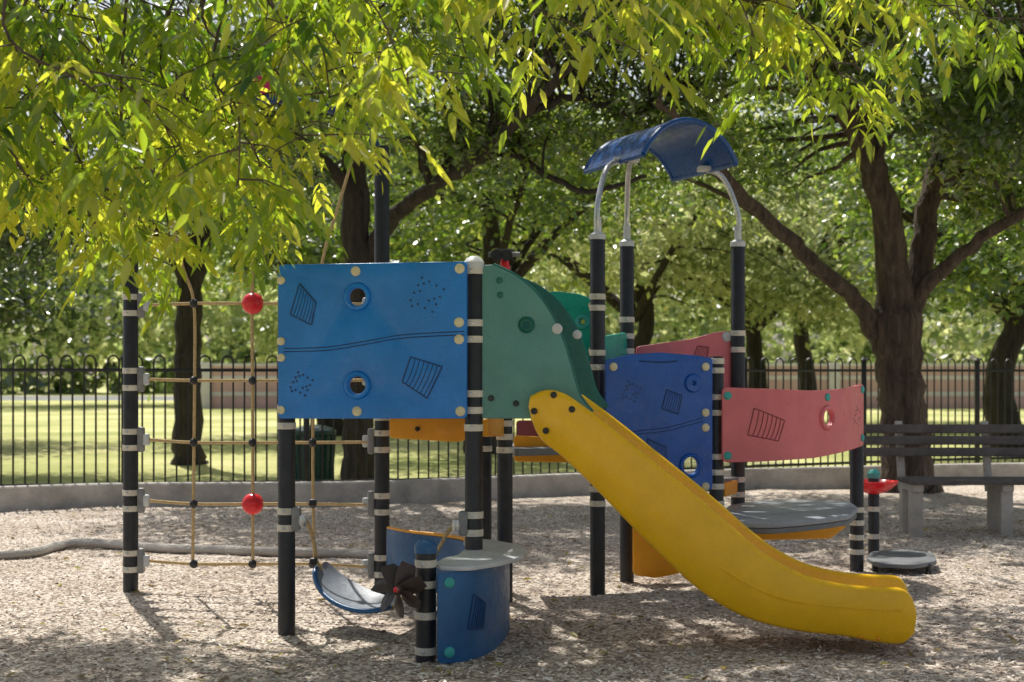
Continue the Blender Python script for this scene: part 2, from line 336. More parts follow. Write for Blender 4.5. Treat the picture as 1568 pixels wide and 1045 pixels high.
# roof
o=Obj('roof_canopy',PS)
fl=Vector((0.82,8.88,2.75)); fr=Vector((1.46,9.28,2.75)); ax=Vector((-0.32,0.78,0)); 
def roofz(a): return (math.cos(a)-math.cos(1.05))/(1-math.cos(1.05))*0.245
def roofsheet(mo,t):
    n=22; k=8; vs=[]; fs=[]
    for layer in (0,1):
        for j in range(k+1):
            for i in range(n+1):
                a=(i/n-0.5)*2.1; x=(math.sin(a)/math.sin(1.05)+1)/2
                vs.append(fl.lerp(fr,x)+ax*(j/k)+Vector((0,0,roofz(a)+(t if layer else 0))))
    A=(n+1)*(k+1)
    for j in range(k):
        for i in range(n):
            a=j*(n+1)+i; fs.append((a,a+1,a+n+2,a+n+1)); b=a+A; fs.append((b,b+n+1,b+n+2,b+1))
    for i in range(n): fs.append((i,i+A,i+1+A,i+1)); q=k*(n+1)+i; fs.append((q,q+1,q+1+A,q+A))
    for j in range(k):
        a=j*(n+1); b=a+n+1; fs.append((a,b,b+A,a+A)); a+=n; b+=n; fs.append((a,a+A,b+A,b))
    o.add(vs,fs,mo)
roofsheet(ROOFB,0.028)
for j in (0.0,1.0):
    pts=[]
    for i in range(17):
        a=(i/16-0.5)*2.1; x=(math.sin(a)/math.sin(1.05)+1)/2
        pts.append(fl.lerp(fr,x)+ax*j+Vector((0,0,roofz(a)+0.012)))
    o.tube(pts,0.020,ROOFB,8)
for s in (fl,fr): o.tube([s+Vector((0,0,0.01)),s+ax+Vector((0,0,0.01))],0.018,ROOFB,8)
def rt(p,zt,end,lean): 
    a=p+Vector((0,0,zt)); b=a+Vector((0,0,0.20)); d=b.lerp(end,0.55)+Vector((-lean*0.025,0,0.07))
    o.tube(smooth([a,b,d,end],8),0.018,STEEL,10); o.tube([a,a+Vector((0,0,0.12))],0.024,PLATE,12)
    o.box(end,(0.10,0.10,0.035),PLATE)
rt(PI,2.25,fl+ax*0.42+Vector((0.02,0,0.02)),1)
rt(PJ,2.26,fl+ax*0.25+Vector((0.03,0.1,0.02)),0.3)
rt(PK,2.26,fr+ax*0.40+Vector((-0.03,0,0.02)),-1)
o.finish()
# periscope on post F
o=Obj('toy_binoculars',PS); b=PF+Vector((0,0,2.0))
o.tube([b,b+Vector((0,0,0.10))],[0.035,0.022],RED,14); 
for dx in(-0.03,0.03): o.tube([b+Vector((dx-0.02,-0.07,0.10)),b+Vector((dx-0.02,-0.0,0.115)),b+Vector((dx+0.01,0.07,0.13))],[0.036,0.03,0.022],BLK,14)
o.tube([b+Vector((-0.10,0,0.11)),b+Vector((0.09,0,0.11))],0.016,GREY,10); o.finish()
# low curved table with shop panel
TB=empty('activity_table')
o=Obj('table_top',TB)
out=[G(u,v,0.472).xy for u,v in [(669,862),(676,868),(720,868),(765,861),(798,852),(807,843),(797,835),(760,828),(722,824),(711,828),(716,838),(703,850),(680,855)]]
o.addbm(flat(roundpoly(out,0.04),(),0.022,0.006),PLATE,Matrix.Translation((0,0,0.462))); o.finish()
o=Obj('curved_front_panel',TB)
pts=[G(u,v,0.03).xy for u,v in [(671,1012),(700,1010),(730,1003),(755,990),(770,975),(777,960)]]
bp=Bent(pts); W=bp.len
panel(o,bp,[(0,0.02),(W,0.02),(W,0.44),(0,0.445)],(),0.024,SLATE,0.02)
sail(o,bp,[(0.19,0.33),(0.31,0.27),(0.28,0.15),(0.15,0.17)],BLUED,SLATE)
for x,z in [(0.05,0.40),(0.05,0.07),(W-0.03,0.40)]: bolt(o,bp,x,z,TEALB)
o.finish()
o=Obj('curved_rear_panel',TB)
bp=Bent([(PE.x+0.05,8.62),(-0.62,8.42),(-0.42,8.25),(-0.27,8.05),(-0.2,7.7)]); panel(o,bp,[(0,0.12),(bp.len,0.12),(bp.len,0.43),(0,0.45)],(),0.024,SLATE,0.02)
o.tube([bp.map((bp.len*t/14,0.455,0)) for t in range(15)],0.011,ORG,8); o.finish()
o=Obj('toy_windmill',TB)
c=S(610,903,6.72); ax_=Vector((-0.35,-0.92,0.12)).normalized(); o.tube([c-ax_*(-0.03),PD+Vector((0,0,c.z))],0.012,GREY,8)
q=ax_.to_track_quat('Z','Y').to_matrix().to_4x4(); MM=Matrix.Translation(c)@q
for k in range(7):
    A=2*math.pi*k/7+0.2; RR=MM@Matrix.Rotation(A,4,'Z')
    vs=[];fs=[]; n=8
    for i in range(n+1):
        t=i/n; r=0.015+0.115*t; w=0.010+0.026*math.sin(math.pi*min(1,t*0.72+0.10))
        for sgn in (-1,0,1): vs.append(RR@Vector((r,sgn*w+0.02*t*t,0.028*sgn+ (0.008 if sgn==0 else 0)-0.01*t)))
        for sgn in (-1,0,1): vs.append(RR@Vector((r,sgn*w+0.02*t*t,0.028*sgn+ (0.008 if sgn==0 else 0)-0.01*t-0.006)))
    for i in range(n):
        a=i*6;b=a+6
        for j in(0,1): fs+= [(a+j,a+j+1,b+j+1,b+j),(a+3+j,b+3+j,b+4+j,a+4+j)]
        fs+=[(a,b,b+3,a+3),(a+2,a+5,b+5,b+2)]
    fs.append((n*6,n*6+1,n*6+2,n*6+5,n*6+4,n*6+3)); o.add(vs,fs,BROWN)
o.lathe([(0.026,-0.01),(0.026,0.012),(0.015,0.022),(0.0005,0.024)],BROWN,MM); o.lathe([(0.015,0.018),(0.013,0.03),(0.0005,0.034)],RED,MM); o.finish(50)
# swinging seat
SS=empty('hanging_swing_seat'); o=Obj('seat_dish',SS)
cen=smooth([S(490,872,8.0),S(506,897,7.95),S(535,918,7.85),S(570,930,7.75),S(602,931,7.65)],6); n=len(cen)-1; vs=[];fs=[]
wd=Vector((0.30,1.0,0.13)).normalized()
K=9
for layer in(0,1):
    for i,p in enumerate(cen):
        t=i/n; w=0.05+0.12*math.sin(math.pi*t)**0.6
        for j in range(K):
            s=j/(K-1)*2-1; vs.append(p+wd*(s*w)+Vector((0,0,0.02*s*s-(0.022 if layer else 0)+0.01)))
A=(n+1)*K
for i in range(n):
    for j in range(K-1):
        a=i*K+j; fs.append((a,a+K,a+K+1,a+1)); b=a+A; fs.append((b,b+1,b+K+1,b+K))
    a=i*K; fs.append((a,a+A,a+K+A,a+K)); a+=K-1; fs.append((a,a+K,a+K+A,a+A))
for j in range(K-1): fs.append((j,j+1,j+1+A,j+A)); a=n*K+j; fs.append((a,a+A,a+1+A,a+1))
o.add(vs,fs,DISH)
o.tube([Vector(vs[i*K])-Vector((0,0,0.01)) for i in range(n+1)],0.014,SLATE,8)
o.finish(50)
o=Obj('seat_ropes',SS)
o.tube(smooth([PB+Vector((0.06,0,0.60)),S(470,800,7.75),S(481,832,7.85),S(484,858,7.95),S(492,872,8.0)],6),0.011,ROPE,8)
o.tube(smooth([PC+Vector((-0.06,0,0.62)),S(688,812,7.5),S(672,840,7.5),S(640,890,7.55),S(602,930,7.65)],6),0.011,ROPE,8)
for p,sg in((PB,1),(PC,-1)):
    o.box(p+Vector((sg*0.055,-0.02,0.61)),(0.05,0.06,0.13),GREY,bev=0.015); o.lathe([(0.02,-0.03),(0.025,0),(0.02,0.03),(0.0005,0.032)],STEEL,Matrix.Translation(p+Vector((sg*0.09,-0.03,0.60))))
for q in [(479,770,7.9),(480,860,7.9)]: o.box(S(*q),(0.04,0.04,0.04),BLK,bev=0.01)
o.finish()
# ---------------------------------------------------------------- slide
SL=empty('playground_slide'); o=Obj('slide_chute',SL)
pl=Plane((-0.1,7.40),(1.95,6.98)); l=pl.loc
top=[l(*q) for q in [(812,606),(835,597),(862,602),(890,620),(930,650),(1000,706),(1060,754),(1110,797),(1150,832),(1190,860),(1235,882),(1290,895),(1345,900),(1380,902),(1396,915),(1404,938)]]
bot=[l(*q) for q in [(809,625),(815,650),(830,676),(860,700),(900,738),(960,800),(1010,850),(1055,892),(1095,922),(1140,946),(1190,961),(1240,970),(1290,975),(1340,984),(1380,987),(1400,972)]]
tp=smooth([Vector((*p,0)) for p in top],5); bt=smooth([Vector((*p,0)) for p in bot],5); n=len(tp)
Wd=0.48
vs=[];fs=[]
for i in range(n):
    T=tp[i];Bq=bt[i]; up=(T-Bq); 
    fl_=Bq+up*(0.42); ru=min(0.03,up.length*0.3)/max(up.length,1e-4)
    sec=[(Bq,0.02),(Bq+up*0.06,0.004),(Bq+up*0.5,0.0),(T-up*ru,-0.004),(T-up*ru*0.25,0.006),(T,0.02),(T-up*ru*0.25,0.034),(T-up*ru,0.042),(fl_+up*0.06,0.05),(fl_,0.09),(fl_-up*0.02,Wd/2),(fl_,Wd-0.09),(fl_+up*0.06,Wd-0.05),(T-up*ru,Wd-0.042),(T-up*ru*0.25,Wd-0.034),(T,Wd-0.02),(T-up*ru*0.25,Wd-0.006),(T-up*ru,Wd+0.004),(Bq+up*0.5,Wd),(Bq+up*0.06,Wd-0.004),(Bq,Wd-0.02),(Bq,Wd/2)]
    for p,w in sec: vs.append(pl.map((p.x,p.y,-w)))
k=22
for i in range(n-1):
    for j in range(k):
        a=i*k+j;b=i*k+(j+1)%k; fs.append((a,a+k,b+k,b))
for base in (0,(n-1)*k):
    fs.append(tuple(base+j for j in (0,1,2,3,4,5,6,7,8,9,21))); fs.append(tuple(base+j for j in(10,11,12,13,14,15,16,17,18,19,20,21))); fs.append((base+9,base+10,base+21))
o.add(vs,fs,YEL)
for q in [(848,605),(876,627),(818,630),(836,660)]: p=l(*q); bolt(o,pl,p.x,p.y,BLK,0.017,0.002)
for q in [(1318,975),(1345,978)]: p=l(*q); bolt(o,pl,p.x,p.y,ORG,0.01,0.0)
groove(o,pl,[l(*q) for q in [(1100,868),(1140,892),(1200,918),(1290,930),(1380,935)]],YEL,off=0.0,r=0.005)
o.finish(60)
# ---------------------------------------------------------------- rope net
RN=empty('climbing_rope_net'); o=Obj('ropes',RN)
def onnet(u,v):
    pln=Plane(PA.xy,PE.xy); q=pln.loc(u,v); return pln.map((q.x,q.y,0))
zs=[1.82,1.355,0.975,0.59,0.21]
vy=[465,583,678,772,864]
for i,y in enumerate(vy):
    a=PA+Vector((0.10,0,zs[i])); b=PE+Vector((-0.09,-0.02,zs[i]-0.005))
    pts=[a,onnet(297,y),onnet(387,y),onnet(479,y),b]; o.tube(smooth(pts,4),0.010,ROPE,8)
    for u in (297,387,479):
        c=onnet(u,y); 
        if u==387 and y in(465,772): 
            me=bmesh.new(); bmesh.ops.create_uvsphere(me,u_segments=24,v_segments=16,radius=0.068); o.addbm(me,RED,Matrix.Translation(c))
        else:
            me=bmesh.new(); bmesh.ops.create_uvsphere(me,u_segments=12,v_segments=8,radius=0.028); o.addbm(me,BLK,Matrix.Translation(c))
    for P_,sg in((PA,1),(PE,-1)):
        z=zs[i]; o.box(P_+Vector((sg*0.065,0,z)),(0.045,0.05,0.16),GREY,bev=0.015); o.box(P_+Vector((sg*0.10,-0.005,z)),(0.04,0.035,0.075),PLATE,bev=0.012)
o.tube(smooth([onnet(262,330),onnet(280,410),onnet(297,465),onnet(298,583),onnet(297,678),onnet(296,772),onnet(295,864)],4),0.010,ROPE,8)
o.tube(smooth([onnet(387,165),onnet(387,330),onnet(386,465),onnet(387,678),onnet(387,864)],4),0.010,ROPE,8)
o.tube(smooth([onnet(552,200),onnet(520,310),onnet(494,400),onnet(482,520),onnet(479,678),onnet(480,800),onnet(482,864)],4),0.010,ROPE,8)
o.tube([onnet(262,330),onnet(235,240)],0.010,ROPE,8)
o.finish()
o=Obj('arch_beam',RN); arch=smooth([PA+Vector((0,0,2.7)),onnet(235,215),onnet(300,168),onnet(387,152),onnet(480,160),onnet(552,190),PE+Vector((0,0,2.7))],6); o.tube(arch,0.03,BLUED,12)
pln=Plane(PA.xy,PE.xy); l=pln.loc; panel(o,pln,[l(345,125),l(395,116),l(424,128),l(422,155),l(350,162)],(),0.03,MAGENTA,0.04); o.finish()
# ---------------------------------------------------------------- ground
def groundmat(name,kind):
    m,nt=newmat(name); L=nt.links; out=N(nt,'ShaderNodeOutputMaterial'); b=N(nt,'ShaderNodeBsdfPrincipled'); L.new(b.outputs[0],out.inputs[0]); b.inputs['Roughness'].default_value=0.95
    tc=N(nt,'ShaderNodeTexCoord')
    def noise(s,d=8):
        n=N(nt,'ShaderNodeTexNoise'); n.inputs['Scale'].default_value=s; n.inputs['Detail'].default_value=d; L.new(tc.outputs['Object'],n.inputs['Vector']); return n
    def ramp(src,stops):
        cr=N(nt,'ShaderNodeValToRGB'); e=cr.color_ramp.elements; e[0].position=stops[0][0]; e[0].color=(*stops[0][1],1); e[1].position=stops[-1][0]; e[1].color=(*stops[-1][1],1)
        for p,c in stops[1:-1]: k=e.new(p); k.color=(*c,1)
        L.new(src,cr.inputs[0]); return cr
    def mix(t,a,b_,fac):
        x=N(nt,'ShaderNodeMix',data_type='RGBA',blend_type=t); x.inputs[0].default_value=fac
        L.new(a,x.inputs[6]); L.new(b_,x.inputs[7]); return x.outputs[2]
    if kind=='mulch':
        v=N(nt,'ShaderNodeTexVoronoi'); v.inputs['Scale'].default_value=48; L.new(tc.outputs['Object'],v.inputs['Vector'])
        c1=ramp(v.outputs['Color'],[(0.1,(0.26,0.20,0.155)),(0.5,(0.60,0.51,0.43)),(0.9,(0.86,0.78,0.68))])
        c2=ramp(noise(1.3).outputs['Fac'],[(0.35,(0.74,0.70,0.66)),(0.65,(1,1,1))])
        c=mix('MULTIPLY',c1.outputs[0],c2.outputs[0],1.0); L.new(c,b.inputs['Base Color'])
        n=noise(35); bp=N(nt,'ShaderNodeBump'); bp.inputs['Strength'].default_value=0.6; bp.inputs['Distance'].default_value=0.015
        L.new(v.outputs['Distance'],bp.inputs['Height']); bp2=N(nt,'ShaderNodeBump'); bp2.inputs['Strength'].default_value=0.4; bp2.inputs['Distance'].default_value=0.015
        L.new(n.outputs['Fac'],bp2.inputs['Height']); L.new(bp.outputs[0],bp2.inputs['Normal']); L.new(bp2.outputs[0],b.inputs['Normal'])
    else:
        c1=ramp(noise(0.25).outputs['Fac'],[(0.35,(0.34,0.37,0.10)),(0.55,(0.58,0.57,0.22)),(0.7,(0.72,0.66,0.34))])
        c2=ramp(noise(9).outputs['Fac'],[(0.3,(0.75,0.75,0.75)),(0.7,(1,1,1))])
        L.new(mix('MULTIPLY',c1.outputs[0],c2.outputs[0],1.0),b.inputs['Base Color'])
        n=noise(30); bp=N(nt,'ShaderNodeBump'); bp.inputs['Strength'].default_value=0.3; bp.inputs['Distance'].default_value=0.02; L.new(n.outputs['Fac'],bp.inputs['Height']); L.new(bp.outputs[0],b.inputs['Normal'])
    return m
MUL=groundmat('mulch','mulch'); LAWN=groundmat('grass','lawn')
o=Obj('lawn_ground'); o.add([(-300,-60,-0.03),(300,-60,-0.03),(300,500,-0.03),(-300,500,-0.03)],[(0,1,2,3)],LAWN); o.finish()
kerb=[(-16,6),(-12,10.2),(-9,12.4),(-5.1,14.2),(-3.9,14.66),(-1.53,14.9),(0.85,16.1),(3.66,17.1),(6.45,17.9),(10,18.2),(14,17.4),(18,15)]
ksm=smooth([Vector((*p,0)) for p in kerb],6)
kx=[p.x for p in ksm]; ky=[p.y for p in ksm]
nx,ny=220,160; xs=np.linspace(-15.5,17.5,nx); kyx=np.interp(xs,kx,ky)
from mathutils import noise as mn
def gz(x,y):
    z=0.012+0.030*mn.noise(Vector((x*0.9,y*0.9,0)))+0.014*mn.noise(Vector((x*3,y*3,4)))
    z-=0.05*math.exp(-((x+0.9)**2+(y-7.6)**2)/0.25); z-=0.03*math.exp(-((x-2.2)**2+(y-7.2)**2)/0.3)
    return max(z,-0.026)
vs=[];fs=[]
for j in range(ny):
    for i in range(nx):
        y=-8+(kyx[i]+8)*(j/(ny-1))**0.8; vs.append((xs[i],y,gz(xs[i],y)))
for j in range(ny-1):
    for i in range(nx-1): a=j*nx+i; fs.append((a,a+1,a+nx+1,a+nx))
o=Obj('mulch_ground'); o.add(vs,fs,MUL); o.finish(80)
# kerb
o=Obj('concrete_kerb'); vs=[];fs=[]
prof=[(0.0,-0.1),(0.0,0.235),(0.012,0.25),(0.16,0.25),(0.172,0.235),(0.172,-0.1)]
for i,p in enumerate(ksm):
    t=(ksm[min(i+1,len(ksm)-1)]-ksm[max(i-1,0)]).normalized(); nrm=Vector((-t.y,t.x,0))
    for a,z in prof: vs.append(p+nrm*a+Vector((0,0,z)))
k=len(prof)
for i in range(len(ksm)-1):
    for j in range(k-1): a=i*k+j; fs.append((a,a+k,a+k+1,a+1))
o.add(vs,fs,CONC); o.finish()
o=Obj('border_edging'); o.tube(smooth([Vector((-9,9.6,0.03)),Vector((-5.5,10.3,0.04)),G(0,852,0.04),G(115,832,0.05),G(250,840,0.05),G(400,845,0.05),G(570,850,0.04),G(680,862,0.02)],6),0.036,CONC,10,rough=0.04); o.finish()
# leaf / chip clouds
def quadcloud(name,pos,dirs,nrm,L_,W_,mt,tint,parent=None,near=False,fold=0.12):
    n=len(pos); dirs=dirs/np.linalg.norm(dirs,axis=1,keepdims=True)
    nrm=nrm-dirs*np.sum(nrm*dirs,axis=1,keepdims=True); nrm/=np.linalg.norm(nrm,axis=1,keepdims=True)+1e-9
    side=np.cross(dirs,nrm); L1=L_[:,None]; W1=W_[:,None]
    if near:
        dn=np.array([0,0,-1.0])
        vv=np.stack([pos,pos+dirs*L1*0.28+side*W1*0.46+nrm*W1*fold,pos+dirs*L1*0.62+side*W1*0.40+nrm*W1*fold+dn*L1*0.03,pos+dirs*L1+dn*L1*0.12,pos+dirs*L1*0.62-side*W1*0.40+nrm*W1*fold+dn*L1*0.03,pos+dirs*L1*0.28-side*W1*0.46+nrm*W1*fold],1).reshape(-1,3)
        k=6; fa=np.array([[0,1,2,3],[0,3,4,5]])
    else:
        vv=np.stack([pos,pos+dirs*L1*0.45+side*W1*0.5+nrm*W1*fold,pos+dirs*L1,pos+dirs*L1*0.45-side*W1*0.5+nrm*W1*fold],1).reshape(-1,3)
        k=4; fa=np.array([[0,1,2],[0,2,3]])
    fc=(fa[None]+(np.arange(n)*k)[:,None,None]).reshape(-1,fa.shape[1])
    me=bpy.data.meshes.new(name); me.vertices.add(len(vv)); me.vertices.foreach_set('co',vv.astype(np.float32).ravel())
    me.loops.add(fc.size); me.loops.foreach_set('vertex_index',fc.astype(np.int32).ravel())
    me.polygons.add(len(fc)); me.polygons.foreach_set('loop_start',(np.arange(len(fc))*fa.shape[1]).astype(np.int32))
    me.polygons.foreach_set('loop_total',np.full(len(fc),fa.shape[1],dtype=np.int32))
    me.update(calc_edges=True)
    at=me.attributes.new('tint','FLOAT','FACE'); at.data.foreach_set('value',np.repeat(np.clip(tint,0,1),2).astype(np.float32))
    me.materials.append(mt); ob=bpy.data.objects.new(name,me); sc.collection.objects.link(ob)
    if parent: ob.parent=parent
    return ob
CHIP,nt=newmat('wood_chip'); out=N(nt,'ShaderNodeOutputMaterial'); b=N(nt,'ShaderNodeBsdfPrincipled'); nt.links.new(b.outputs[0],out.inputs[0]); b.inputs['Roughness'].default_value=0.9
at=N(nt,'ShaderNodeAttribute'); at.attribute_name='tint'; cr=N(nt,'ShaderNodeValToRGB'); e=cr.color_ramp.elements; e[0].color=(0.18,0.13,0.10,1); e[1].color=(0.90,0.83,0.73,1); k=e.new(0.45); k.color=(0.60,0.51,0.42,1)
nt.links.new(at.outputs['Fac'],cr.inputs[0]); nt.links.new(cr.outputs[0],b.inputs['Base Color'])
nC=110000; yy=4.5+ (rng.random(nC)**1.5)*10; xx=(rng.random(nC)-0.5)*2*(0.42*yy+0.6)
zz=np.array([gz(a,b_) for a,b_ in zip(xx,yy)])+0.004
ok=yy<np.interp(xx,kx,ky)-0.05; xx,yy,zz=xx[ok],yy[ok],zz[ok]; n=len(xx)
an=rng.random(n)*6.283; dirs=np.stack([np.cos(an),np.sin(an),rng.normal(0,0.18,n)],1); nr=np.stack([rng.normal(0,0.28,n),rng.normal(0,0.28,n),np.ones(n)],1)
quadcloud('wood_chip_mulch',np.stack([xx,yy,zz],1),dirs,nr,rng.uniform(0.015,0.05,n),rng.uniform(0.008,0.018,n),CHIP,rng.random(n))
nF=500; yy=5+rng.random(nF)**1.2*9; xx=(rng.random(nF)-0.5)*2*(0.4*yy+0.5); zz=np.array([gz(a,b_) for a,b_ in zip(xx,yy)])+0.014
an=rng.random(nF)*6.283; dirs=np.stack([np.cos(an),np.sin(an),rng.normal(0,0.15,nF)],1); nr=np.stack([rng.normal(0,0.3,nF),rng.normal(0,0.3,nF),np.ones(nF)],1)
Lf=rng.uniform(0.04,0.08,nF); quadcloud('fallen_leaves',np.stack([xx,yy,zz],1),dirs,nr,Lf,Lf*0.4,LITTER,rng.random(nF),None,True)
# ---------------------------------------------------------------- fence
FE=Obj('metal_fence')
fl_pts=smooth([Vector((*p,0)) for p in [(-13,11),(-10,12.9),(-7,14.2),(-5.2,14.75),(-3.3,15.15),(-1.3,15.5),(1.0,16.7),(3.8,18.2),(7,19.6),(11,20.4),(15,20.4)]],8)
cum=[0]
for a,b_ in zip(fl_pts,fl_pts[1:]): cum.append(cum[-1]+(b_-a).length)
def fpt(s):
    s=max(0,min(s,cum[-1]-1e-4)); i=int(np.searchsorted(cum,s,side='right'))-1; t=(s-cum[i])/(cum[i+1]-cum[i]); return fl_pts[i].lerp(fl_pts[i+1],t)
sp=0.118; ns=int(cum[-1]/sp)
for i in range(ns):
    p=fpt(i*sp); FE.tube([p+Vector((0,0,0.12)),p+Vector((0,0,1.50))],0.0105,IRON,6)
    if i%2==0:
        q=fpt((i+1)*sp); c=(p+q)/2; h=(q-p)/2
        FE.tube([c+h*math.cos(a)+Vector((0,0,1.50+0.075*math.sin(a))) for a in [math.pi*k/6 for k in range(7)]],0.0105,IRON,6)
for z in (0.22,1.42):
    FE.tube([fpt(k*0.3)+Vector((0,0,z)) for k in range(int(cum[-1]/0.3))],0.02,IRON,6)
k=0
while k*1.9<cum[-1]:
    p=fpt(k*1.9+0.35); FE.box(p+Vector((0,0,0.76)),(0.06,0.06,1.56),IRON); FE.lathe([(0.045,0),(0.045,0.02),(0.02,0.05),(0.0005,0.055)],IRON,Matrix.Translation(p+Vector((0,0,1.54))),10); k+=1
FE.finish()
# ---------------------------------------------------------------- bench, bin, wall
BE=empty('park_bench'); o=Obj('slats',BE)
for z,y in [(0.90,12.52),(0.80,12.49),(0.70,12.46)]: o.box((4.6,y,z),(3.1,0.035,0.075),WOOD,Matrix.Rotation(-0.2,3,'X'))
for y in (11.98,12.10,12.22,12.34): o.box((4.75,y,0.47),(2.8,0.095,0.04),WOOD)
o.finish(); o=Obj('concrete_legs',BE)
for x in (3.42,4.18,5.7):
    o.box((x,12.05,0.21),(0.10,0.10,0.48),CONC); o.box((x,12.33,0.22),(0.10,0.09,0.48),CONC); o.box((x,12.18,0.42),(0.095,0.42,0.06),CONC); o.box((x,12.53,0.66),(0.06,0.05,0.62),CONC,Matrix.Rotation(-0.2,3,'X')); 
o.finish()
TC=Obj('trash_can'); T=Matrix.Translation((-2.45,17.6,0))
TC.lathe([(0.20,0.0),(0.22,0.05),(0.25,0.62),(0.275,0.63),(0.275,0.68),(0.25,0.70),(0.12,0.74),(0.0005,0.75)],BINM,T,24)
for k in range(16):
    a=k*math.pi/8; TC.tube([(-2.45+0.225*math.cos(a),17.6+0.225*math.sin(a),0.05),(-2.45+0.26*math.cos(a),17.6+0.26*math.sin(a),0.62)],0.014,BINM,6)
TC.finish()
ROAD=mat('asphalt',(0.20,0.20,0.20),0.9,0.2,2)
o=Obj('road'); o.add([(-300,72,-0.02),(300,72,-0.02),(300,84,-0.02),(-300,84,-0.02)],[(0,1,2,3)],ROAD); o.finish()
o=Obj('low_brick_wall')
for k,(z0,z1,mm) in enumerate([(-0.05,0.45,WALLM),(0.45,0.62,WALLB),(0.62,1.1,WALLM),(1.1,1.25,WALLB),(1.25,1.62,WALLM),(1.62,1.74,WALLB)]):
    o.box((6.5,56,(z0+z1)/2),(37,0.3 if mm is WALLM else 0.36,z1-z0),mm,bev=0.01)
for k in range(13): o.box((-12+k*3.08,55.8,0.85),(0.4,0.3,1.85),WALLB,bev=0.01)
o.finish()
# ---------------------------------------------------------------- trees
def wob(pts,n=5,a=0.03):
    s=smooth(pts,n); return [p+Vector((random.gauss(0,a),random.gauss(0,a),random.gauss(0,a)*0.5)) if 0<i<len(s)-1 else p for i,p in enumerate(s)]
class Tree:
    def __init__(s,name,bark): s.e=empty(name); s.w=Obj('trunk_and_limbs',s.e); s.bark=bark; s.nodes=[]
    def limb(s,pts,rad,n=5,a=0.02,seg=10):
        P=wob(pts,n,a); r=list(np.interp(np.linspace(0,len(rad)-1,len(P)),range(len(rad)),rad)); s.w.tube(P,[float(x) for x in r],s.bark,seg,rough=0.05 if seg>10 else 0.02); s.nodes+=[(p,float(x)) for p,x in zip(P,r)]
    def leaves(s,blobs,ncl,clr,per,size,asp,mt,twigs=120,bias=0.5,near=False,tb=0.45,droop=0.5):
        w=np.array([b[6] for b in blobs],float); w/=w.sum(); idx=rng.choice(len(blobs),ncl,p=w); B=np.array([b[:6] for b in blobs],float)[idx]
        d=rng.normal(size=(ncl,3)); d/=np.linalg.norm(d,axis=1,keepdims=True); r=rng.random(ncl)**bias
        C=B[:,:3]+d*r[:,None]*B[:,3:6]
        n=ncl*per; c=np.repeat(C,per,0); pos=c+rng.normal(size=(n,3))*np.array([1,1,0.55])*clr*np.repeat(rng.uniform(0.6,1.4,ncl),per)[:,None]
        dr=rng.normal(size=(n,3))*np.array([1,1,0.5]); dr/=np.linalg.norm(dr,axis=1,keepdims=True); dr[:,2]-=droop
        nr=rng.normal(size=(n,3))*0.75+np.array([0,0,1.0])
        Ls=rng.uniform(0.7,1.3,n)*size; tint=np.clip(np.repeat(rng.normal(tb,0.22,ncl),per)+rng.normal(0,0.18,n),0,1)
        quadcloud('foliage',pos,dr,nr,Ls,Ls*asp,mt,tint,s.e,near)
        nodes=[(p,r_) for p,r_ in s.nodes if p.z>2.2] or s.nodes
        NP=np.array([list(p) for p,_ in nodes])
        for i in rng.choice(ncl,min(twigs,ncl),replace=False):
            q=C[i]; k=int(np.argmin(np.sum((NP-q)**2,1)+rng.random(len(NP))*0.6)); a=nodes[k][0]; b_=Vector(q); rr=min(nodes[k][1]*0.5,0.05)
            mid=a.lerp(b_,0.5)+Vector((random.gauss(0,0.12),random.gauss(0,0.12),random.uniform(0.0,0.3)))
            s.w.tube(wob([a,mid,b_],4,0.02),[float(x) for x in np.linspace(rr,0.008,9)],s.bark,5)
    def done(s): s.w.finish(60)
def Sl(lst): return [S(*p) for p in lst]
# right tree
t=Tree('shade_tree',BARK)
t.limb(Sl([(1392,775,16.5),(1388,745,16.5),(1385,650,16.5),(1378,560,16.5),(1374,490,16.5)]),[0.42,0.31,0.26,0.26,0.30],seg=28)
t.limb(Sl([(1368,530,16.5),(1340,505,16.4),(1300,450,16.2),(1240,395,15.9),(1180,340,15.6),(1120,280,15.2),(1060,215,14.8),(1010,150,14.4)]),[.14,.115,.095,.09,.08,.065,.05,.03])
t.limb(Sl([(1372,510,16.5),(1365,400,16.4),(1350,300,16.2),(1310,200,16),(1275,100,15.7),(1250,0,15.4),(1230,-150,15)]),[.24,.18,.15,.13,.11,.09,.05],seg=18)
t.limb(Sl([(1380,510,16.5),(1412,400,16.6),(1425,300,16.7),(1455,170,16.9),(1480,60,17),(1500,-100,17)]),[.2,.15,.13,.11,.10,.06],seg=18)
t.limb(Sl([(1395,470,16.5),(1470,390,16.2),(1568,325,15.8),(1680,270,15.4)]),[.10,.075,.06,.04])
t.limb(Sl([(1352,310,16.2),(1335,220,16.6),(1350,120,17),(1390,0,17.4)]),[.11,.10,.08,.05])
t.limb(Sl([(1425,300,16.7),(1500,200,16.2),(1568,60,15.5)]),[.10,.08,.05])
t.limb(Sl([(1290,150,15.8),(1200,90,15),(1100,40,14),(1000,-60,13)]),[.08,.06,.05,.03])
t.leaves([(4.6,16.4,6.4,3.6,2.6,1.0,1.0),(6.4,15.8,4.9,2.0,1.8,1.3,1.6),(3.2,15.4,5.2,2.1,1.5,0.9,1.0),(5.0,15.2,4.0,1.1,0.9,0.6,0.4),(7.5,16,3.4,1.6,1.4,0.9,0.5),(5.9,17.2,3.7,1.0,0.8,1.0,0.4),(2.6,17.6,4.2,1.6,1.0,0.9,0.5)],900,0.21,46,0.12,0.40,LEAFM,190)
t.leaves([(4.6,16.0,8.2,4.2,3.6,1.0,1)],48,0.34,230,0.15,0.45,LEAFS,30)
t.done()
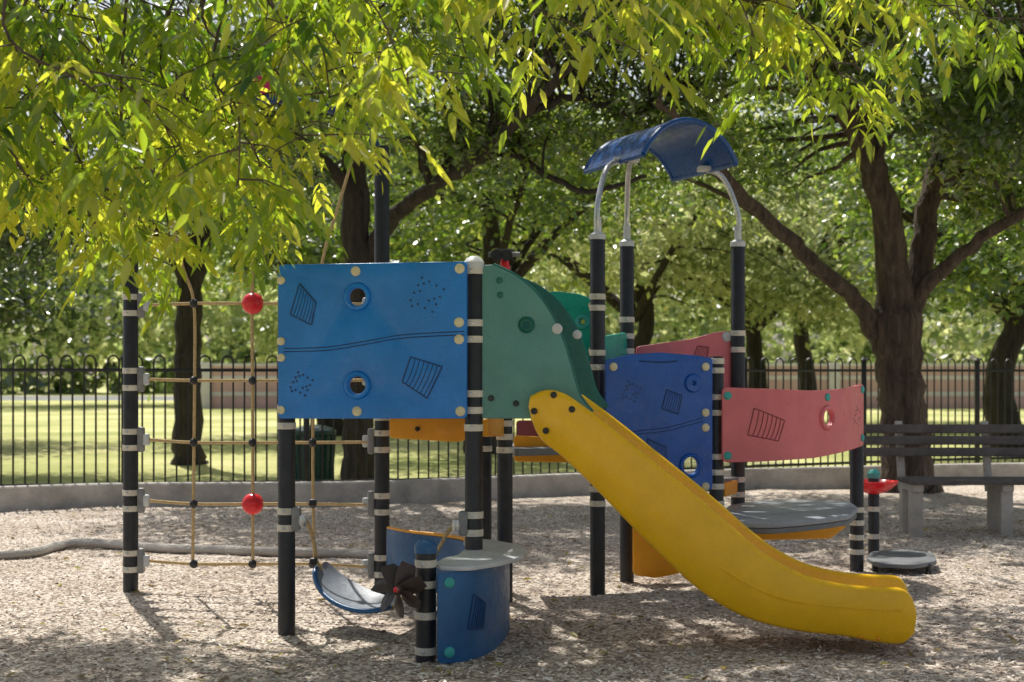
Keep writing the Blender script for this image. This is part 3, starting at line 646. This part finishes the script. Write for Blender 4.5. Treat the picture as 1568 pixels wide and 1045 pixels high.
# centre-left tree
t=Tree('shade_tree',BARK2)
t.limb(Sl([(552,765,17),(550,735,17),(548,650,17),(552,450,17),(545,330,17),(540,240,17),(530,100,16.8),(520,-80,16.6)]),[.30,.21,.18,.17,.17,.15,.11,.07],seg=18)
t.limb(Sl([(560,400,17),(590,350,16.9),(640,300,16.6),(700,262,16.2),(760,215,15.7),(800,175,15.3),(850,130,14.9),(910,60,14.3)]),[.11,.10,.09,.085,.075,.065,.05,.04])
t.limb(Sl([(700,262,16.2),(780,235,16),(850,275,15.8),(905,295,15.6),(990,270,15.4)]),[.05,.04,.035,.03,.02])
t.limb(Sl([(545,300,17),(480,230,16.6),(420,190,16)]),[.09,.07,.04])
t.limb(Sl([(800,175,15.3),(880,150,15.5),(960,170,15.8),(1050,150,16)]),[.05,.04,.03,.02])
t.leaves([(-1.6,16.8,6.2,3.4,2.4,0.9,0.9),(0.8,15.8,5.4,2.4,1.6,0.9,1.4),(-3.2,16,4.6,1.8,1.6,1.1,0.8),(1.4,16.4,4.3,1.5,1.0,0.7,0.5),(-0.4,16.2,4.1,1.2,0.8,0.6,0.4)],760,0.21,44,0.11,0.40,LEAFM,190)
t.leaves([(-1.6,16.2,7.8,3.8,3.4,0.9,1)],40,0.34,230,0.15,0.45,LEAFS,25)
t.done()
# left tree
t=Tree('shade_tree',BARK2)
t.limb(Sl([(290,725,22),(290,700,22),(288,600,22),(290,480,22),(296,400,22),(310,330,22),(345,240,21.8),(380,100,21)]),[.32,.24,.21,.2,.2,.17,.12,.07],seg=14)
t.limb(Sl([(290,430,22),(230,350,21.5),(150,290,21),(60,240,20.5)]),[.13,.11,.08,.05])
t.limb(Sl([(296,400,22),(340,350,21.5),(420,310,21)]),[.1,.08,.05])
t.leaves([(-6.5,21.5,6.4,4.0,3.0,2.2,0.9),(-8.3,20.5,4.0,2.6,1.8,1.5,1.5),(-4.0,21,4.8,2.2,1.6,1.5,0.9),(-9.5,20,2.9,2.0,1.2,0.9,0.9)],850,0.30,42,0.13,0.42,LEAFD,120,tb=0.32)
t.done()
# more trees behind
def bgtree(x,y,h,r,mt,ncl,size,tb=0.45,low=2.2,bark=BARK2):
    t=Tree('park_tree',bark); z=h*0.45
    t.limb([Vector((x,y,-0.1)),Vector((x+random.gauss(0,.1),y,1.2)),Vector((x+random.gauss(0,.2),y,z*0.6)),Vector((x+random.gauss(0,.4),y,z)),Vector((x+random.gauss(0,.6),y,h*0.8))],[.34,.24,.20,.16,.05])
    for k in range(5):
        a=random.uniform(0,6.28); t.limb([Vector((x,y,z*0.6)),Vector((x+r*0.35*math.cos(a),y+r*0.3*math.sin(a),z*0.9)),Vector((x+r*0.8*math.cos(a),y+r*0.6*math.sin(a),z*1.2))],[.12,.08,.03])
    bl=[(x,y,h*0.62,r*0.9,r*0.8,h*0.34,2)]
    for k in range(6):
        a=k*1.047+random.uniform(-.3,.3); bl.append((x+r*0.7*math.cos(a),y+r*0.6*math.sin(a),random.uniform(low+0.8,h*0.6),r*0.5,r*0.45,random.uniform(0.8,1.5),0.7))
    t.leaves(bl,ncl,0.36,32,size,0.5,mt,60,tb=tb); t.done()
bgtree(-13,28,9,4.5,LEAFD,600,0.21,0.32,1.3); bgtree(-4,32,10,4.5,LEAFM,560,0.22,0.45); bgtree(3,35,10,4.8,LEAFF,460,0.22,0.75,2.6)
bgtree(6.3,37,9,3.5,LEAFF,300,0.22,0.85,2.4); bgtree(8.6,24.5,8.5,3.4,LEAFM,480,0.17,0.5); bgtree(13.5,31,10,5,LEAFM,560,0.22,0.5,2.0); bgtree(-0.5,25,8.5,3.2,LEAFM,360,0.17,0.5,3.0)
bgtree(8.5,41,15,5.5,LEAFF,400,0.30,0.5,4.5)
# distant masses
def mass(name,y0,y1,x0,x1,zlo,zhi,n,size,mt,tb):
    ncl=n//40; X=rng.uniform(x0,x1,ncl); Y=rng.uniform(y0,y1,ncl); top=zhi*(0.72+0.28*np.sin(X*0.35+1)*np.sin(X*0.13)); Z=zlo+(top-zlo)*rng.random(ncl)
    c=np.repeat(np.stack([X,Y,Z],1),40,0); m=len(c); pos=c+rng.normal(size=(m,3))*0.8
    dr=rng.normal(size=(m,3)); dr[:,2]-=0.4; nr=rng.normal(size=(m,3))*0.8+np.array([0,0,1]); Ls=rng.uniform(0.7,1.3,m)*size
    tint=np.clip(np.repeat(rng.normal(tb,0.25,ncl),40)+rng.normal(0,0.15,m),0,1); quadcloud(name,pos,dr,nr,Ls,Ls*0.6,mt,tint)
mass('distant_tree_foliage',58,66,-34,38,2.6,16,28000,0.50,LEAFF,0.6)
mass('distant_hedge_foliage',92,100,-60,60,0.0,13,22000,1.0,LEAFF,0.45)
# ---------------------------------------------------------------- near overhanging tree (trunk left of view)
t=Tree('overhanging_tree',BARK)
t.limb([Vector((-5.2,7.4,-0.1)),Vector((-5.1,7.4,1.5)),Vector((-4.9,7.3,3.0)),Vector((-4.4,7.2,4.2))],[.34,.26,.24,.2],seg=14)
t.limb([Vector((-4.5,7.2,4.0)),Vector((-3.2,6.9,4.3)),Vector((-1.5,6.6,4.4)),Vector((0.6,6.6,4.3)),Vector((2.6,6.8,4.1)),Vector((4.2,7.0,4.0))],[.17,.12,.09,.07,.05,.03])
t.limb([Vector((-4.5,7.2,4.0)),Vector((-3.6,6.2,4.0)),Vector((-2.4,5.7,3.9)),Vector((-0.8,5.6,3.8)),Vector((0.8,5.8,3.8))],[.13,.10,.07,.05,.03])
t.limb([Vector((-4.6,7.2,4.1)),Vector((-3.5,8.6,4.8)),Vector((-1.5,9.8,5.4)),Vector((1.0,10.6,5.8)),Vector((3.5,11,5.8))],[.16,.12,.10,.07,.04])
ends=[]
def hang(u,v,d,dens=1.0): ends.append((S(u,v,d),dens,0.16 if v>235 else 0.0))  # low sprays tinted brighter, their sunlit yellow painted into the leaf colour
left=[(20,270),(60,300),(105,300),(150,375),(195,350),(235,400),(262,385),(300,270),(335,300),(365,285),(400,265),(415,350),(420,310),(465,215),(505,150),(550,140),(590,100),(625,130),
(40,200),(120,230),(200,260),(280,230),(90,120),(180,150),(260,140),(450,80),(520,80),(600,60),(140,290),(230,300),(30,90),(378,325),(0,230),(640,90),(560,40),(480,40),(70,30),(150,50),(230,60),(310,50),(20,20),(310,210),(360,270)]
for u,v in left: hang(u,v,random.uniform(5.2,7.4))
right=[(680,80),(720,120),(770,60),(830,30),(870,80),(930,60),(970,50),(1030,20),(1085,50),(1110,30),(1160,70),(1200,40),(1235,90),(1290,120),(1330,140),(1370,80),(1420,50),(1470,30),(1530,60),(1568,50),(750,20),(900,10),(1060,0),(1180,0),(1300,40),(680,30),(1390,10),(1550,120),(980,10),(1240,20)]
for u,v in right: hang(u,v,random.uniform(5.4,7.4),0.65)
pos=[];dr=[];nrm=[];Ls=[];Ti=[]
NP=[p for p,_ in t.nodes if p.z>3.3]
for E,dens,tadd in ends:
    c=min(NP,key=lambda p:(p.xy-E.xy).length+random.random()*0.4)
    lx=-random.uniform(0.15,0.7); st=Vector((E.x+lx,E.y+random.gauss(0,.25),E.z+random.uniform(0.35,0.6)))
    path=smooth([c,st.lerp(c,0.45)+Vector((0,0,0.1)),st,E.lerp(st,0.4)+Vector((0.05,random.gauss(0,.06),0.08)),E],6); m=len(path)
    t.w.tube(path,[float(x) for x in np.linspace(0.010,0.0025,m)],t.bark,5)
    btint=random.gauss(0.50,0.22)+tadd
    anchors=[]
    for k in range(int(8*dens)+2):
        s=(1-random.random()**1.2*0.6)*(m-1); i=min(int(s),m-2); o_=path[i].lerp(path[i+1],s-i)
        tw=Vector((random.gauss(0,0.16),random.gauss(0,0.20),random.gauss(-0.06,0.07))); e_=o_+tw; t.w.tube([o_,o_.lerp(e_,0.5)+Vector((0,0,0.02)),e_],[0.004,0.003,0.002],t.bark,4,False)
        for q_ in range(3): anchors.append((o_.lerp(e_,(q_+1)/3),tw.normalized()))
    for o_,tv in anchors:
        a=random.uniform(0,6.283); rd=(Vector((math.cos(a),math.sin(a),random.uniform(-0.9,0.0)))+tv*0.6).normalized(); Lr=random.uniform(0.10,0.20)
        sd=rd.cross(Vector((0,0,1))).normalized(); npair=random.choice([2,3,3,4]); rt_=random.gauss(0,0.14)
        for j in range(npair*2+1):
            f=(j//2+1)/(npair+0.5); p=o_+rd*Lr*f+Vector((0,0,-0.05*f*f))
            if j==npair*2: q=rd+Vector((0,0,-0.6))
            else: q=rd*0.6+sd*(0.75 if j%2 else -0.75)+Vector((0,0,-0.55+random.gauss(0,.25)))
            pos.append(p[:]);dr.append(q[:]);nrm.append((random.gauss(0,.6),random.gauss(0,.6),1));Ls.append(random.uniform(0.055,0.11));Ti.append(btint+rt_+random.gauss(0,0.1))
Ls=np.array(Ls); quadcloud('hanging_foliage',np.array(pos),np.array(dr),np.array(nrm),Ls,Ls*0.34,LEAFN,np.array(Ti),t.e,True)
# upper canopy of the same tree, spreading over the playground (throws the dappled shade)
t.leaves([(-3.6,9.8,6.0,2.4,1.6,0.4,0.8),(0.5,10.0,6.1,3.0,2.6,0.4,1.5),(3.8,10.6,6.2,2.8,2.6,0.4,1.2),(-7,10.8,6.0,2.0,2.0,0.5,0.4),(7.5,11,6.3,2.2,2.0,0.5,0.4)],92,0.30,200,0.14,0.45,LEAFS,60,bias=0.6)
t.done()
# ---------------------------------------------------------------- light, world, camera
el=math.radians(57); az=math.radians(-22)
sd=Vector((math.sin(az)*math.cos(el),math.cos(az)*math.cos(el),math.sin(el)))
la=bpy.data.lights.new('sun','SUN'); la.energy=5.0; la.angle=math.radians(0.5); la.color=(1.0,0.96,0.88)
lo=bpy.data.objects.new('sun',la); sc.collection.objects.link(lo); lo.rotation_euler=sd.to_track_quat('Z','Y').to_euler(); lo.location=(0,0,30)
w=bpy.data.worlds.new('World'); sc.world=w; w.use_nodes=True; nt=w.node_tree; bg=nt.nodes['Background']
sk=nt.nodes.new('ShaderNodeTexSky'); sk.sky_type='NISHITA'; sk.sun_disc=False; sk.sun_elevation=el; sk.sun_rotation=az; sk.dust_density=3.0
hs=nt.nodes.new('ShaderNodeHueSaturation'); hs.inputs['Saturation'].default_value=0.6; hs.inputs['Value'].default_value=0.9
nt.links.new(sk.outputs[0],hs.inputs['Color']); nt.links.new(hs.outputs[0],bg.inputs[0]); bg.inputs[1].default_value=0.15
ca=bpy.data.cameras.new('camera'); co=bpy.data.objects.new('camera',ca); sc.collection.objects.link(co); sc.camera=co
co.location=(0,0,CH); co.rotation_euler=(math.pi/2,0,0); ca.lens=50; ca.sensor_width=36; ca.shift_y=(HY-522.5)/1568; ca.clip_end=1000
ca.dof.use_dof=True; ca.dof.focus_distance=7.8; ca.dof.aperture_fstop=3.2
sc.view_settings.view_transform='Standard'; sc.view_settings.look='None'; sc.view_settings.exposure=0; sc.view_settings.gamma=1
